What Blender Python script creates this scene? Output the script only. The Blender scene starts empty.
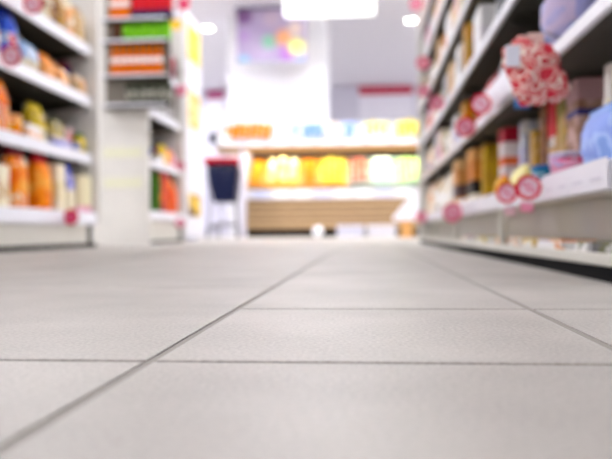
import bpy, bmesh, math, random
from mathutils import Matrix, Vector
random.seed(7)
R = math.radians
sc = bpy.context.scene
COL = sc.collection

# ------------------------------------------------------------------ camera
CAM_H = 0.08
FPX = 710.0
YAW = math.atan((367 - 306) / FPX)
PITCH = math.atan(2.7 / FPX)
ROLL = 0.008
fwd = Vector((-math.sin(YAW) * math.cos(PITCH), math.cos(YAW) * math.cos(PITCH), math.sin(PITCH)))
right = fwd.cross(Vector((0, 0, 1))).normalized()
up = right.cross(fwd)
base = Matrix((right, up, -fwd)).transposed().to_4x4()
CAM_M = Matrix.Translation((0, 0, CAM_H)) @ base @ Matrix.Rotation(-ROLL, 4, 'Z')
cd = bpy.data.cameras.new('camera')
cam = bpy.data.objects.new('camera', cd)
COL.objects.link(cam)
cam.matrix_world = CAM_M
cd.sensor_width = 36.0
cd.lens = 36.0 * FPX / 612.0
cd.clip_start = 0.01
cd.dof.use_dof = True
cd.dof.focus_distance = 0.57
cd.dof.aperture_fstop = 4.8
sc.camera = cam

# ------------------------------------------------------------------ world, exposure
w = bpy.data.worlds.new('world')
sc.world = w
w.use_nodes = True
w.node_tree.nodes['Background'].inputs[0].default_value = (0.9, 0.92, 1.0, 1)
w.node_tree.nodes['Background'].inputs[1].default_value = 0.3
sc.view_settings.view_transform = 'Standard'
sc.view_settings.look = 'None'
sc.view_settings.exposure = 0.12
sc.view_settings.gamma = 1.0
sc.view_settings.use_curve_mapping = False
PANEL_E = 8.0        # ceiling panel diffusers over the racks
PANEL_SIDE = 44.0     # panels over the neighbouring aisles
PANEL_FAR = 38.0      # brighter panels over the produce department
SPOT_W = 150.0        # unseen spotlights added to brighten the produce stand


def ray(px, py):
    d = Vector(((px - 306) / FPX, -(py - 229.5) / FPX, -1.0))
    return (CAM_M.to_3x3() @ d).normalized()


def on_x(px, X, py=229.5):
    d = ray(px, py)
    return (d * (X / d.x)) + Vector((0, 0, CAM_H))


def on_y(px, py, Y):
    d = ray(px, py)
    return (d * (Y / d.y)) + Vector((0, 0, CAM_H))


def on_z(px, py, Z):
    d = ray(px, py)
    return (d * ((Z - CAM_H) / d.z)) + Vector((0, 0, CAM_H))


# ------------------------------------------------------------------ materials
def lin(c):
    return tuple(((v / 255) / 12.92 if v / 255 <= 0.04045 else ((v / 255 + 0.055) / 1.055) ** 2.4) for v in c) + (1.0,)


MC = {}


def mat(c, rough=0.5, metal=0.0, spec=0.5, trans=0.0, alpha=1.0, coat=0.0):
    k = ('m', tuple(c), rough, metal, spec, trans, alpha, coat)
    if k in MC:
        return MC[k]
    m = bpy.data.materials.new('plain')
    m.use_nodes = True
    p = m.node_tree.nodes['Principled BSDF']
    p.inputs['Roughness'].default_value = rough
    p.inputs['Metallic'].default_value = metal
    p.inputs['Specular IOR Level'].default_value = spec
    p.inputs['Transmission Weight'].default_value = trans
    p.inputs['Alpha'].default_value = alpha
    p.inputs['Coat Weight'].default_value = coat
    nt = m.node_tree
    # very fine tonal variation so no surface is perfectly flat
    tc = nt.nodes.new('ShaderNodeTexCoord')
    nz = nt.nodes.new('ShaderNodeTexNoise')
    nz.inputs['Scale'].default_value = 9.0
    nz.inputs['Detail'].default_value = 4.0
    rp = nt.nodes.new('ShaderNodeValToRGB')
    L = lin(c)
    rp.color_ramp.elements[0].color = tuple(v * 0.93 for v in L[:3]) + (1,)
    rp.color_ramp.elements[1].color = tuple(min(1, v * 1.05) for v in L[:3]) + (1,)
    nt.links.new(tc.outputs['Object'], nz.inputs['Vector'])
    nt.links.new(nz.outputs['Fac'], rp.inputs['Fac'])
    nt.links.new(rp.outputs['Color'], p.inputs['Base Color'])
    MC[k] = m
    return m


def print_mat(cols, scale=14.0, rough=0.35):
    """printed packaging: patches of several inks"""
    k = ('p', tuple(map(tuple, cols)), scale, rough)
    if k in MC:
        return MC[k]
    m = bpy.data.materials.new('print')
    m.use_nodes = True
    nt = m.node_tree
    p = nt.nodes['Principled BSDF']
    p.inputs['Roughness'].default_value = rough
    p.inputs['Specular IOR Level'].default_value = 0.12
    tc = nt.nodes.new('ShaderNodeTexCoord')
    oi = nt.nodes.new('ShaderNodeObjectInfo')
    mul = nt.nodes.new('ShaderNodeMath'); mul.operation = 'MULTIPLY'; mul.inputs[1].default_value = 17.0
    add = nt.nodes.new('ShaderNodeVectorMath'); add.operation = 'ADD'
    nz = nt.nodes.new('ShaderNodeTexNoise')
    nz.inputs['Scale'].default_value = scale
    nz.inputs['Detail'].default_value = 1.5
    rp = nt.nodes.new('ShaderNodeValToRGB')
    rp.color_ramp.interpolation = 'CONSTANT'
    n = len(cols)
    els = rp.color_ramp.elements
    els[0].color = lin(cols[0]); els[0].position = 0
    els[1].color = lin(cols[1 % n]); els[1].position = 0.5 if n < 3 else 0.42
    for i in range(2, n):
        e = els.new(0.42 + (i - 1) * 0.08)
        e.color = lin(cols[i])
    nt.links.new(oi.outputs['Random'], mul.inputs[0])
    nt.links.new(tc.outputs['Object'], add.inputs[0])
    nt.links.new(mul.outputs[0], add.inputs[1])
    nt.links.new(add.outputs[0], nz.inputs['Vector'])
    nt.links.new(nz.outputs['Fac'], rp.inputs['Fac'])
    nt.links.new(rp.outputs['Color'], p.inputs['Base Color'])
    MC[k] = m
    return m


def emit(c, s):
    k = ('e', tuple(c), s)
    if k in MC:
        return MC[k]
    m = bpy.data.materials.new('lamp_glow')
    m.use_nodes = True
    nt = m.node_tree
    nt.nodes.remove(nt.nodes['Principled BSDF'])
    e = nt.nodes.new('ShaderNodeEmission')
    e.inputs[0].default_value = lin(c)
    e.inputs[1].default_value = s
    nt.links.new(e.outputs[0], nt.nodes['Material Output'].inputs[0])
    MC[k] = m
    return m


def tile_mat():
    m = bpy.data.materials.new('tile')
    m.use_nodes = True
    nt = m.node_tree
    p = nt.nodes['Principled BSDF']
    p.inputs['Roughness'].default_value = 0.48
    p.inputs['Specular IOR Level'].default_value = 0.35
    geo = nt.nodes.new('ShaderNodeNewGeometry')
    oi = nt.nodes.new('ShaderNodeObjectInfo')
    n1 = nt.nodes.new('ShaderNodeTexNoise'); n1.inputs['Scale'].default_value = 6; n1.inputs['Detail'].default_value = 5
    n2 = nt.nodes.new('ShaderNodeTexNoise'); n2.inputs['Scale'].default_value = 330; n2.inputs['Detail'].default_value = 2
    mx = nt.nodes.new('ShaderNodeMix'); mx.data_type = 'FLOAT'; mx.inputs[0].default_value = 0.55
    rp = nt.nodes.new('ShaderNodeValToRGB')
    rp.color_ramp.elements[0].position = 0.3; rp.color_ramp.elements[0].color = lin((138, 133, 126))
    rp.color_ramp.elements[1].position = 0.7; rp.color_ramp.elements[1].color = lin((182, 177, 169))
    hs = nt.nodes.new('ShaderNodeHueSaturation')
    mr = nt.nodes.new('ShaderNodeMapRange')
    mr.inputs[3].default_value = 0.97; mr.inputs[4].default_value = 1.03
    bp = nt.nodes.new('ShaderNodeBump'); bp.inputs['Strength'].default_value = 0.08; bp.inputs['Distance'].default_value = 0.0012
    for n in (n1, n2):
        nt.links.new(geo.outputs['Position'], n.inputs['Vector'])
    nt.links.new(n1.outputs['Fac'], mx.inputs[2]); nt.links.new(n2.outputs['Fac'], mx.inputs[3])
    nt.links.new(mx.outputs[0], rp.inputs['Fac'])
    nt.links.new(oi.outputs['Random'], mr.inputs[0])
    nt.links.new(mr.outputs[0], hs.inputs['Value'])
    nt.links.new(rp.outputs['Color'], hs.inputs['Color'])
    nt.links.new(hs.outputs['Color'], p.inputs['Base Color'])
    nt.links.new(n2.outputs['Fac'], bp.inputs['Height'])
    nt.links.new(bp.outputs['Normal'], p.inputs['Normal'])
    return m


# ------------------------------------------------------------------ mesh helpers
def b_box(bm, x0, x1, y0, y1, z0, z1, bev=0.0):
    t = bmesh.new()
    bmesh.ops.create_cube(t, size=1)
    for v in t.verts:
        v.co = Vector(((x0 + x1) / 2 + v.co.x * (x1 - x0), (y0 + y1) / 2 + v.co.y * (y1 - y0), (z0 + z1) / 2 + v.co.z * (z1 - z0)))
    if bev:
        bmesh.ops.bevel(t, geom=t.edges[:], offset=bev, segments=1, affect='EDGES')
    me = bpy.data.meshes.new('t')
    t.to_mesh(me); t.free()
    bm.from_mesh(me)
    bpy.data.meshes.remove(me)
    return bm


def box(x0, x1, y0, y1, z0, z1, bev=0.0):
    return b_box(bmesh.new(), x0, x1, y0, y1, z0, z1, bev)


def lathe(prof, n=16, bm=None, c=(0, 0), caps=True):
    bm = bm or bmesh.new()
    rings = []
    for r, z in prof:
        rings.append([bm.verts.new((c[0] + r * math.cos(2 * math.pi * i / n), c[1] + r * math.sin(2 * math.pi * i / n), z)) for i in range(n)])
    for a, b in zip(rings, rings[1:]):
        for i in range(n):
            bm.faces.new((a[i], a[(i + 1) % n], b[(i + 1) % n], b[i]))
    if caps:
        bm.faces.new(rings[0][::-1]); bm.faces.new(rings[-1])
    return bm


def tube(pts, r, n=8, bm=None):
    bm = bm or bmesh.new()
    pts = [Vector(p) for p in pts]
    rings = []
    for i, p in enumerate(pts):
        t = (pts[min(i + 1, len(pts) - 1)] - pts[max(i - 1, 0)]).normalized()
        a = t.cross(Vector((0, 0, 1)))
        if a.length < 1e-3:
            a = t.cross(Vector((1, 0, 0)))
        a.normalize(); b = t.cross(a)
        rings.append([bm.verts.new(p + a * (r * math.cos(2 * math.pi * k / n)) + b * (r * math.sin(2 * math.pi * k / n))) for k in range(n)])
    for x, y in zip(rings, rings[1:]):
        for k in range(n):
            bm.faces.new((x[k], x[(k + 1) % n], y[(k + 1) % n], y[k]))
    bm.faces.new(rings[0][::-1]); bm.faces.new(rings[-1])
    return bm


def obj(name, bm, m, parent=None, loc=None, smooth=False):
    me = bpy.data.meshes.new(name)
    bmesh.ops.recalc_face_normals(bm, faces=bm.faces[:])
    bm.to_mesh(me); bm.free()
    if smooth:
        me.polygons.foreach_set('use_smooth', [True] * len(me.polygons))
    me.materials.append(m)
    o = bpy.data.objects.new(name, me)
    COL.objects.link(o)
    if parent:
        o.parent = parent
    if loc is not None:
        o.location = loc
    return o


def tag(o, label, cat, group=None):
    o['label'] = label; o['category'] = cat
    if group:
        o['group'] = group
    return o


def thing(name, label, cat, loc=(0, 0, 0), rz=0.0, group=None):
    o = bpy.data.objects.new(name, None)
    o.empty_display_size = 0.05
    COL.objects.link(o)
    o.location = loc
    o.rotation_euler = (0, 0, rz)
    return tag(o, label, cat, group)


def struct(name, bm, m, label=None):
    o = obj(name, bm, m)
    o['kind'] = 'structure'
    if label:
        o['label'] = label
    return o


def copy_tree(o, parent=None):
    c = o.copy()
    COL.objects.link(c)
    if parent:
        c.parent = parent
    for ch in list(o.children):
        copy_tree(ch, c)
    return c


# ------------------------------------------------------------------ room shell
RX0, RX1, RY0, RY1, CH = -7.0, 7.0, -5.0, 20.0, 4.2
WHITE = mat((236, 235, 240), 0.6)
struct('wall_back', box(RX0, RX1, RY1, RY1 + 0.1, 0, CH), mat((214, 212, 226), 0.6), 'pale lavender wall at the far end of the shop')
struct('wall_left', box(RX0 - 0.1, RX0, RY0, RY1, 0, CH), WHITE)
struct('wall_right', box(RX1, RX1 + 0.1, RY0, RY1, 0, CH), WHITE)
struct('wall_front', box(RX0, RX1, RY0 - 0.1, RY0, 0, CH), WHITE)
struct('ceiling', box(RX0, RX1, RY0, RY1, CH, CH + 0.1), mat((240, 238, 245), 0.7), 'plain pale ceiling of the shop')

# floor: grout bed, single tiles near the camera, the remaining tiles joined
T = 0.3025
JOINT = 0.0072
pl = on_z(149.5, 360.6, 0.0)
TX, TY = pl.x, pl.y
TILE = tile_mat()
floor = struct('floor', box(RX0, RX1, RY0, RY1, -0.1, -0.0016), mat((140, 135, 127), 0.8), 'pale grey ceramic tile floor with narrow grey joints')


def b_tile(bm, x0, x1, y0, y1):
    e = 0.0016
    a = [bm.verts.new((x, y, -0.0016)) for x, y in ((x0, y0), (x1, y0), (x1, y1), (x0, y1))]
    b = [bm.verts.new((x, y, -0.0004)) for x, y in ((x0, y0), (x1, y0), (x1, y1), (x0, y1))]
    c = [bm.verts.new((x, y, 0.0)) for x, y in ((x0 + e, y0 + e), (x1 - e, y0 + e), (x1 - e, y1 - e), (x0 + e, y1 - e))]
    for p, q in ((a, b), (b, c)):
        for i in range(4):
            bm.faces.new((p[i], p[(i + 1) % 4], q[(i + 1) % 4], q[i]))
    bm.faces.new(c)


def edges(start, first, lo, hi):
    """joint positions: a narrow course of `first`, then full 2T tiles both ways"""
    up_, dn = [start], []
    v = start + first
    while v < hi:
        up_.append(v); v += 2 * T
    v = start - 2 * T
    while v > lo:
        dn.append(v); v -= 2 * T
    return [lo] + dn[::-1] + up_ + [hi]


def course(a):
    return list(zip(a, a[1:]))


cells = []
for x0, x1 in course([v for v in edges(TX, 2 * T, RX0, TX + 0.01)][:-1]):   # left of the long joint: full tiles
    for y0, y1 in course(edges(TY, 2 * T, RY0, RY1)):
        cells.append((x0, x1, y0, y1))
for x0, x1 in course(edges(TX, T, TX - 0.01, RX1)[1:]):                     # right of it: a narrow course first
    for y0, y1 in course(edges(TY, T, RY0, RY1)):
        cells.append((x0, x1, y0, y1))
shared = {}
rest = bmesh.new()
J = JOINT / 2
for x0, x1, y0, y1 in cells:
    if -2.7 < (x0 + x1) / 2 < 1.2 and -1.0 < (y0 + y1) / 2 < 5.6:
        k = (round(x1 - x0, 3), round(y1 - y0, 3))
        if k not in shared:
            tb = bmesh.new()
            b_tile(tb, J, k[0] - J, J, k[1] - J)
            o = obj('floor_tile', tb, TILE, floor)
            shared[k] = o
        else:
            o = shared[k].copy()
            COL.objects.link(o)
        o.location = (x0, y0, 0)
    else:
        b_tile(rest, x0 + J, x1 - J, y0 + J, y1 - J)
o = obj('floor_tiles_beyond', rest, TILE, floor)
o['kind'] = 'stuff'

# white pillar behind the produce stand
a, b = on_y(228, 100, 13.2), on_y(327, 100, 13.2)
struct('pillar', box(a.x, b.x, 13.2, 14.2, 0, CH, 0.01), mat((246, 246, 250), 0.5), 'broad white pillar rising behind the produce stand')

# ------------------------------------------------------------------ lamps
def ceiling_panel(x, y, label, e=PANEL_E):
    t = thing('ceiling_panel_light', label, 'ceiling light', (x, y, CH), 0, 'ceiling panel lights')
    f = bmesh.new()
    for s in (-1, 1):
        b_box(f, s * 0.62 - 0.02, s * 0.62 + 0.02, -0.32, 0.32, -0.05, 0)
        b_box(f, -0.6, 0.6, s * 0.3 - 0.02, s * 0.3 + 0.02, -0.05, 0)
    obj('frame', f, WHITE, t)
    obj('diffuser', box(-0.6, 0.6, -0.28, 0.28, -0.035, -0.02), emit((250, 250, 255), e), t)


NUM = 'first second third fourth fifth sixth seventh eighth ninth tenth eleventh twelfth thirteenth fourteenth fifteenth sixteenth seventeenth eighteenth nineteenth twentieth twenty-first twenty-second twenty-third twenty-fourth twenty-fifth'.split()
rows = 'first second third fourth fifth sixth seventh eighth'.split()
for r_, y in enumerate((-2.6, 0.6, 3.6, 6.4, 9.0, 11.4)):
    for x, s in ((-4.2, 'left'), (-0.65, 'middle'), (3.0, 'right')):
        ceiling_panel(x, y, 'white framed ceiling light panel, %s from the camera in the %s row' % (rows[r_], s), PANEL_FAR if y > 8 else (PANEL_E if s == 'middle' else PANEL_SIDE) * ((.5, .1, 3.2, 3.2) if s == 'middle' else (1.5, .7, .85, 1.3))[r_])
for x, s in ((-5.2, 'left'), (5.2, 'right')):
    for y, q in ((14.6, 'nearer'), (17.8, 'farther')):  # unseen panels added to brighten the back wall and ceiling
        ceiling_panel(x, y, 'added white framed light panel by the %s wall, %s of two' % (s, q), PANEL_FAR * 1.9)


def downlight(px, py, label):
    p = on_z(px, py, CH)
    t = thing('downlight', label, 'ceiling light', p, 0, 'round ceiling downlights')
    obj('trim_ring', lathe([(0.125, -0.012), (0.125, 0.0), (0.1, 0.0), (0.1, -0.012)], 20), WHITE, t)
    obj('lens', lathe([(0.1, -0.014), (0.1, -0.004)], 20), emit((255, 252, 248), 16.0), t)


downlight(208, 28, 'round bright downlight above the left racks')
downlight(411, 20, 'round bright downlight above the far end of the right rack')

# bright box light hanging from the ceiling at the pillar's upper right
a, b = on_y(284, 18, 12.0), on_y(375, 18, 12.0)
t = thing('light_box', 'long bright white light box hung below ceiling over produce stand', 'ceiling light', ((a.x + b.x) / 2, 12.0, CH))
hw = (b.x - a.x) / 2
obj('housing', box(-hw, hw, -0.05, 0.25, -0.40, -0.04, 0.01), emit((255, 255, 255), 2.2), t)
for s in (-1, 1):
    obj('hanger', tube([(s * hw * 0.8, 0.1, -0.045), (s * hw * 0.8, 0.1, 0)], 0.012), mat((60, 60, 90), 0.5), t)


def spotlight(x, y, tx, ty, tz, label):  # unseen fixtures put in to light up the produce
    t = thing('added_spotlight', label, 'spotlight', (x, y, CH), 0, 'added spotlights aimed at the produce stand')
    obj('mount', lathe([(0.05, -0.03), (0.05, 0)], 14), WHITE, t)
    obj('stem', tube([(0, 0, -0.02), (0, 0, -0.14)], 0.012), WHITE, t)
    d = (Vector((tx, ty, tz)) - Vector((x, y, CH - 0.2))).normalized()
    q = d.to_track_quat('-Z', 'Y')
    h = obj('shade', lathe([(0.035, 0.08), (0.06, 0.06), (0.075, -0.1), (0.07, -0.1), (0.05, 0.03)], 16, caps=False), WHITE, t, (0, 0, -0.2))
    h.rotation_mode = 'QUATERNION'; h.rotation_quaternion = q
    l = bpy.data.lights.new('bulb', 'SPOT')
    l.energy = SPOT_W; l.spot_size = R(62); l.spot_blend = 0.7; l.shadow_soft_size = 0.06; l.color = (1, 0.98, 0.95)
    lo = bpy.data.objects.new('bulb', l)
    COL.objects.link(lo); lo.parent = t
    lo.location = Vector((0, 0, -0.2)) + d * 0.03
    lo.rotation_mode = 'QUATERNION'; lo.rotation_quaternion = q


for i, (x, o_) in enumerate(((-2.0, 'leftmost'), (-0.9, 'second'), (0.2, 'third'), (1.2, 'rightmost'))):
    spotlight(x, 10.4, x, 12.2, 1.2, 'small white ceiling spotlight added to brighten produce, %s in its row' % o_)

# ------------------------------------------------------------------ shelf racks
CREAM = mat((222, 219, 212), 0.42)
RAIL = mat((233, 233, 240), 0.32)
SHADED_BACK = mat((16, 15, 14), 0.8, spec=0.1)  # near black paints the shade behind the goods into the panels
SHELF_SHADED = mat((72, 68, 60), 0.6, spec=0.2)  # cream plates darkened, underside shade painted into their colour
PLINTH = mat((205, 202, 190), 0.3)
BLACK = mat((8, 9, 11), 0.9, spec=0.1)
METAL = mat((190, 192, 196), 0.25, 1.0)


def rack(label, s, Xf, y0, y1, tops, H, base_rail, rail, setback=0.03, depth=0.45, end_far=False, end_near=False, toe=0.024, tray=False, prot=0.0):
    """one bay of supermarket shelving; s=+1 opens to -X, s=-1 opens to +X"""
    t = thing('shelf_rack', label, 'shelf rack', (Xf, (y0 + y1) / 2, 0))
    hy = (y1 - y0) / 2 - 0.002

    def bx(v0, v1, u0, u1, z0, z1, bev=0.0, bm=None):
        xa, xb = sorted((s * v0, s * v1))
        return b_box(bm or bmesh.new(), xa, xb, u0, u1, z0, z1, bev)
    zb = tops[0]
    obj('toe_kick', bx(0.004, depth, -hy, hy, 0.0, toe), BLACK, t)
    if tray:
        obj('base_tray', bx(0.006, depth, -hy, hy, toe, toe + 0.008), PLINTH, t)
        obj('tray_lip', bx(0.0, 0.008, -hy, hy, toe, toe + 0.02, 0.002), PLINTH, t)
        obj('tray_back', bx(0.11, 0.12, -hy, hy, toe + 0.008, zb - 0.03), PLINTH, t)
        obj('base_post', bx(0.004, 0.024, -hy, -hy + 0.022, toe + 0.02, zb - 0.03, 0.002), PLINTH, t)
    else:
        obj('plinth', bx(0.02, depth, -hy, hy - 0.1, toe, zb - 0.03), PLINTH, t)
        obj('gap_shade_block', bx(0.03, depth, hy - 0.1, hy, toe, zb - 0.03), BLACK, t)  # black block standing in for the shade in an open slot
    d = obj('base_deck', bx(0.012, depth, -hy, hy, zb - 0.03, zb, 0.002), CREAM, t)
    obj('price_rail', bx(0.0, 0.012, -hy, hy, zb - base_rail[0], zb + base_rail[1], 0.002), RAIL, d)
    obj('back_panel', bx(depth, depth + 0.012, -hy, hy, zb - 0.03, H), SHADED_BACK, t)
    for u in (-hy, hy - 0.03):
        obj('upright', bx(depth - 0.03, depth, u, u + 0.03, zb, H + 0.02), CREAM, t)
    for z in tops[1:]:
        sh = obj('shelf', bx(setback + 0.012, depth - 0.03, -hy, hy, z - 0.024, z, 0.002), SHELF_SHADED, t)
        obj('price_rail', bx(setback, setback + 0.012, -hy, hy, z - rail[0], z + rail[1], 0.002), RAIL, sh)
        for u in (-hy + 0.02, hy - 0.026):
            bm = bmesh.new()
            pts = [(setback + 0.03, z - 0.025), (depth - 0.032, z - 0.025), (depth - 0.032, z - 0.09), (setback + 0.03, z - 0.035)]
            va = [bm.verts.new((s * p[0], u, p[1])) for p in pts]
            vb = [bm.verts.new((s * p[0], u + 0.004, p[1])) for p in pts]
            bm.faces.new(va); bm.faces.new(vb[::-1])
            for i in range(4):
                bm.faces.new((va[i], va[(i + 1) % 4], vb[(i + 1) % 4], vb[i]))
            obj('bracket', bm, SHELF_SHADED, sh)
    if end_far:
        obj('end_panel', bx(-prot, depth + 0.012, hy + 0.001, hy + 0.035, zb - 0.05 if prot else 0.0, H + 0.03, 0.004), CREAM, t)
    if end_near:
        obj('end_panel', bx(-prot, depth + 0.012, -hy - 0.035, -hy - 0.001, 0.0, H + 0.03, 0.004), CREAM, t)
    return t


XR = 0.36
R_TOPS = [0.175, 0.45, 0.69, 0.945, 1.205, 1.46]
names4 = ['nearest', 'second nearest', 'third nearest', 'farthest']
for i in range(4):
    rack('cream metal shelf bay packed with goods, %s of the right rack' % names4[i], 1, XR, 0.99 + i, 1.99 + i, R_TOPS, 1.72,
         (0.036, 0.011), (0.026, 0.004), setback=0.015, tray=True, end_far=(i == 3))
XL = -1.65
L_TOPS = [0.185, 0.55, 0.90, 1.21]
LY1 = on_x(97, XL).y
rack('white shelf bay with snack bags at the left edge of the picture', -1, XL, LY1 - 1.25, LY1, L_TOPS, 1.75, (0.05, 0.025), (0.045, 0.02), end_far=True, prot=0.012)
rack('white shelf bay cut by the left picture edge, nearest the camera', -1, XL, LY1 - 2.5, LY1 - 1.25, L_TOPS, 1.75, (0.05, 0.025), (0.045, 0.02))
G2_TOPS = [0.235, 0.645, 1.05, 1.42]
GY0 = on_x(149, XL).y
GY1 = on_x(184, XL).y
rack('white shelf bay behind the cross aisle, orange pack on its base', -1, XL, GY0 + 0.035, GY1, G2_TOPS, 1.9, (0.05, 0.02), (0.045, 0.02), end_near=True, end_far=True)

# ------------------------------------------------------------------ packaged goods
def bag_sections(w, d, h, ts, grow=1.0, pillow=False, seed=0, n=16):
    rnd = random.Random(seed)
    T_ = [0, .05, .15, .4, .65, .82, .92, .97, 1]
    D_ = [.72, .9, 1, 1, .92, .62, .27, .08, .06]
    if pillow:
        D_ = [.08, .35, .7, 1, .95, .65, .3, .08, .06]
    W_ = [.94, .97, 1, 1, .99, .98, .97, .97, .97]

    def ip(t, A):
        for i in range(8):
            if t <= T_[i + 1]:
                f = (t - T_[i]) / (T_[i + 1] - T_[i])
                return A[i] * (1 - f) + A[i + 1] * f
        return A[-1]
    rings = []
    for t in ts:
        W, D = w / 2 * ip(t, W_) * grow, d / 2 * ip(t, D_) * grow + (grow - 1) * 0.05
        ring = []
        for k in range(n):
            a = 2 * math.pi * k / n
            c, s_ = math.cos(a), math.sin(a)
            f = 1 + (rnd.random() - 0.5) * 0.05
            ring.append((W * math.copysign(abs(c) ** 0.6, c), D * math.copysign(abs(s_) ** 0.8, s_) * f, t * h))
        rings.append(ring)
    return rings


def loft(rings, caps=True):
    bm = bmesh.new()
    V = [[bm.verts.new(p) for p in r] for r in rings]
    n = len(V[0])
    for a, b in zip(V, V[1:]):
        for k in range(n):
            bm.faces.new((a[k], a[(k + 1) % n], b[(k + 1) % n], b[k]))
    if caps:
        bm.faces.new(V[0][::-1]); bm.faces.new(V[-1])
    return bm


NAMES = {'bag': 'snack_bag', 'pillow': 'pillow_pack', 'box': 'carton', 'bottle': 'bottle', 'jar': 'jar', 'tub': 'tub'}
CATS = {'bag': 'bag', 'pillow': 'bag', 'box': 'box', 'bottle': 'bottle', 'jar': 'jar', 'tub': 'tub'}
SEED = [0]


def product(kind, label, loc, rz, w, d, h, body, top=None, band=None, group=None, bz=(0.25, 0.65), rough=0.5, name=None):
    SEED[0] += 1
    sd = SEED[0]

    def mk(c):
        return print_mat(c, 2.4 / max(w, 0.04), rough) if isinstance(c[0], (tuple, list)) else mat(c, rough, spec=0.12)
    mb = mk(body)
    mt = mk(top if top else body)
    mn = mk(band) if band else None
    t = thing(name or NAMES[kind], label, CATS[kind], loc, rz, group)
    if kind in ('bag', 'pillow'):
        pil = kind == 'pillow'
        ts = [0, .05, .15, .28, .4, .52, .65, .74, .82]
        obj('body', loft(bag_sections(w, d, h, ts, 1, pil, sd)), mb, t, smooth=True)
        obj('top_fold', loft(bag_sections(w, d, h, [.82, .87, .92, .955], 1, pil, sd)), mt, t, smooth=True)
        bm = bmesh.new()
        n = 14
        for k in range(n):          # crimped seal
            x0 = -w * 0.485 + w * 0.97 * k / n
            yy = 0.0012 if k % 2 else -0.0012
            b_box(bm, x0, x0 + w * 0.97 / n, yy - 0.0015, yy + 0.0015, h * 0.95, h)
        obj('seal', bm, mt, t)
        if mn:
            b0, b1 = bz
            obj('printed_panel', loft(bag_sections(w, d, h, [b0, (b0 + b1) / 2, b1], 1.02, pil, sd), caps=False), mn, t, smooth=True)
    elif kind == 'box':
        obj('body', box(-w / 2, w / 2, -d / 2, d / 2, 0, h, 0.002), mb, t)
        e = 0.0012
        if top:
            obj('lid_flap', box(-w / 2 - e, w / 2 + e, -d / 2 - e, d / 2 + e, h * 0.8, h + e, 0.002), mt, t)
        if mn:
            obj('printed_panel', box(-w / 2 - e, w / 2 + e, -d / 2 - e, d / 2 + e, h * bz[0], h * bz[1]), mn, t)
    elif kind == 'bottle':
        r = w / 2
        obj('body', lathe([(r * .9, 0), (r, .015), (r, h * .6), (r * .92, h * .7), (r * .6, h * .8), (r * .5, h * .9)], 18), mb, t, smooth=True)
        obj('cap', lathe([(r * .6, h * .86), (r * .64, h * .88), (r * .64, h * .99), (r * .58, h)], 16), mt, t)
        if mn:
            obj('label_band', lathe([(r * 1.015, h * bz[0]), (r * 1.015, h * min(bz[1], 0.57))], 18, caps=False), mn, t)
    elif kind == 'jar':
        r = w / 2
        obj('body', lathe([(r * .85, 0), (r, .012), (r, h * .72), (r * .8, h * .84)], 18), mb, t, smooth=True)
        obj('lid', lathe([(r * .86, h * .82), (r * .88, h * .83), (r * .88, h * .98), (r * .82, h)], 18), mt, t)
        if mn:
            obj('label_band', lathe([(r * 1.015, h * bz[0]), (r * 1.015, h * bz[1])], 18, caps=False), mn, t)
    elif kind == 'tub':
        r = w / 2
        obj('body', lathe([(r * .78, 0), (r * .8, .004), (r * .97, h * .86)], 20), mb, t, smooth=True)
        obj('lid', lathe([(r, h * .85), (r * 1.02, h * .87), (r * 1.02, h * .96), (r * .9, h), (r * .86, h * .97)], 20), mt, t)
        if mn:
            def rr(z): return r * (.8 + .17 * z / .86) * 1.012
            obj('label_band', lathe([(rr(bz[0]), h * bz[0]), (rr(bz[1]), h * bz[1])], 20, caps=False), mn, t)
    return t


# colours
ORG = (240, 136, 0); DORG = (222, 98, 0); RED = (196, 20, 36); DRED = (120, 14, 30); CRM = (235, 224, 196)
YEL = (226, 200, 40); GOLD = (190, 146, 40); BLU = (40, 70, 190); LBLU = (160, 190, 226); NAVY = (16, 24, 70); TAN = (190, 150, 100)
BRN = (110, 66, 34); WHT = (240, 238, 236); PNK = (222, 150, 176); GRN = (40, 110, 40); LAV = (182, 176, 214); TEAL = (30, 110, 140)
PEACH = (232, 168, 110); GRY = (150, 148, 150); DK = (30, 26, 30); OLV = (140, 130, 60); HOT = (226, 30, 90)

LQ = R(90)      # left rack goods face +X
RQ = R(-90)     # right rack goods face -X


def left_item(px, top, kind, label, w, d, h, body, tp=None, band=None, v=0.05, bz=(0.25, 0.65), X=XL, name=None):
    v = max(v, .016 if top in (L_TOPS[0], G2_TOPS[0]) else .045)
    y = on_x(px, X - v - d * 0.35).y
    if 20 < px < 100:
        y = min(y, LY1 - .012 - w / 2)
    if px > 140:
        y = min(max(y, GY0 + 0.05 + w / 2), GY1 - 0.045 - w / 2)
    return product(kind, label, (X - v - d / 2, y, top + 0.0005), LQ, w, d, h, body, tp, band, 'goods on the left racks', bz, name=name)


def on_px(y):
    """picture column of a spot on the left shelf fronts"""
    q = CAM_M.inverted() @ Vector((XL - .08, y, .5))
    return 306 - FPX * q.x / q.z


z0, z1, z2, z3 = L_TOPS
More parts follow.
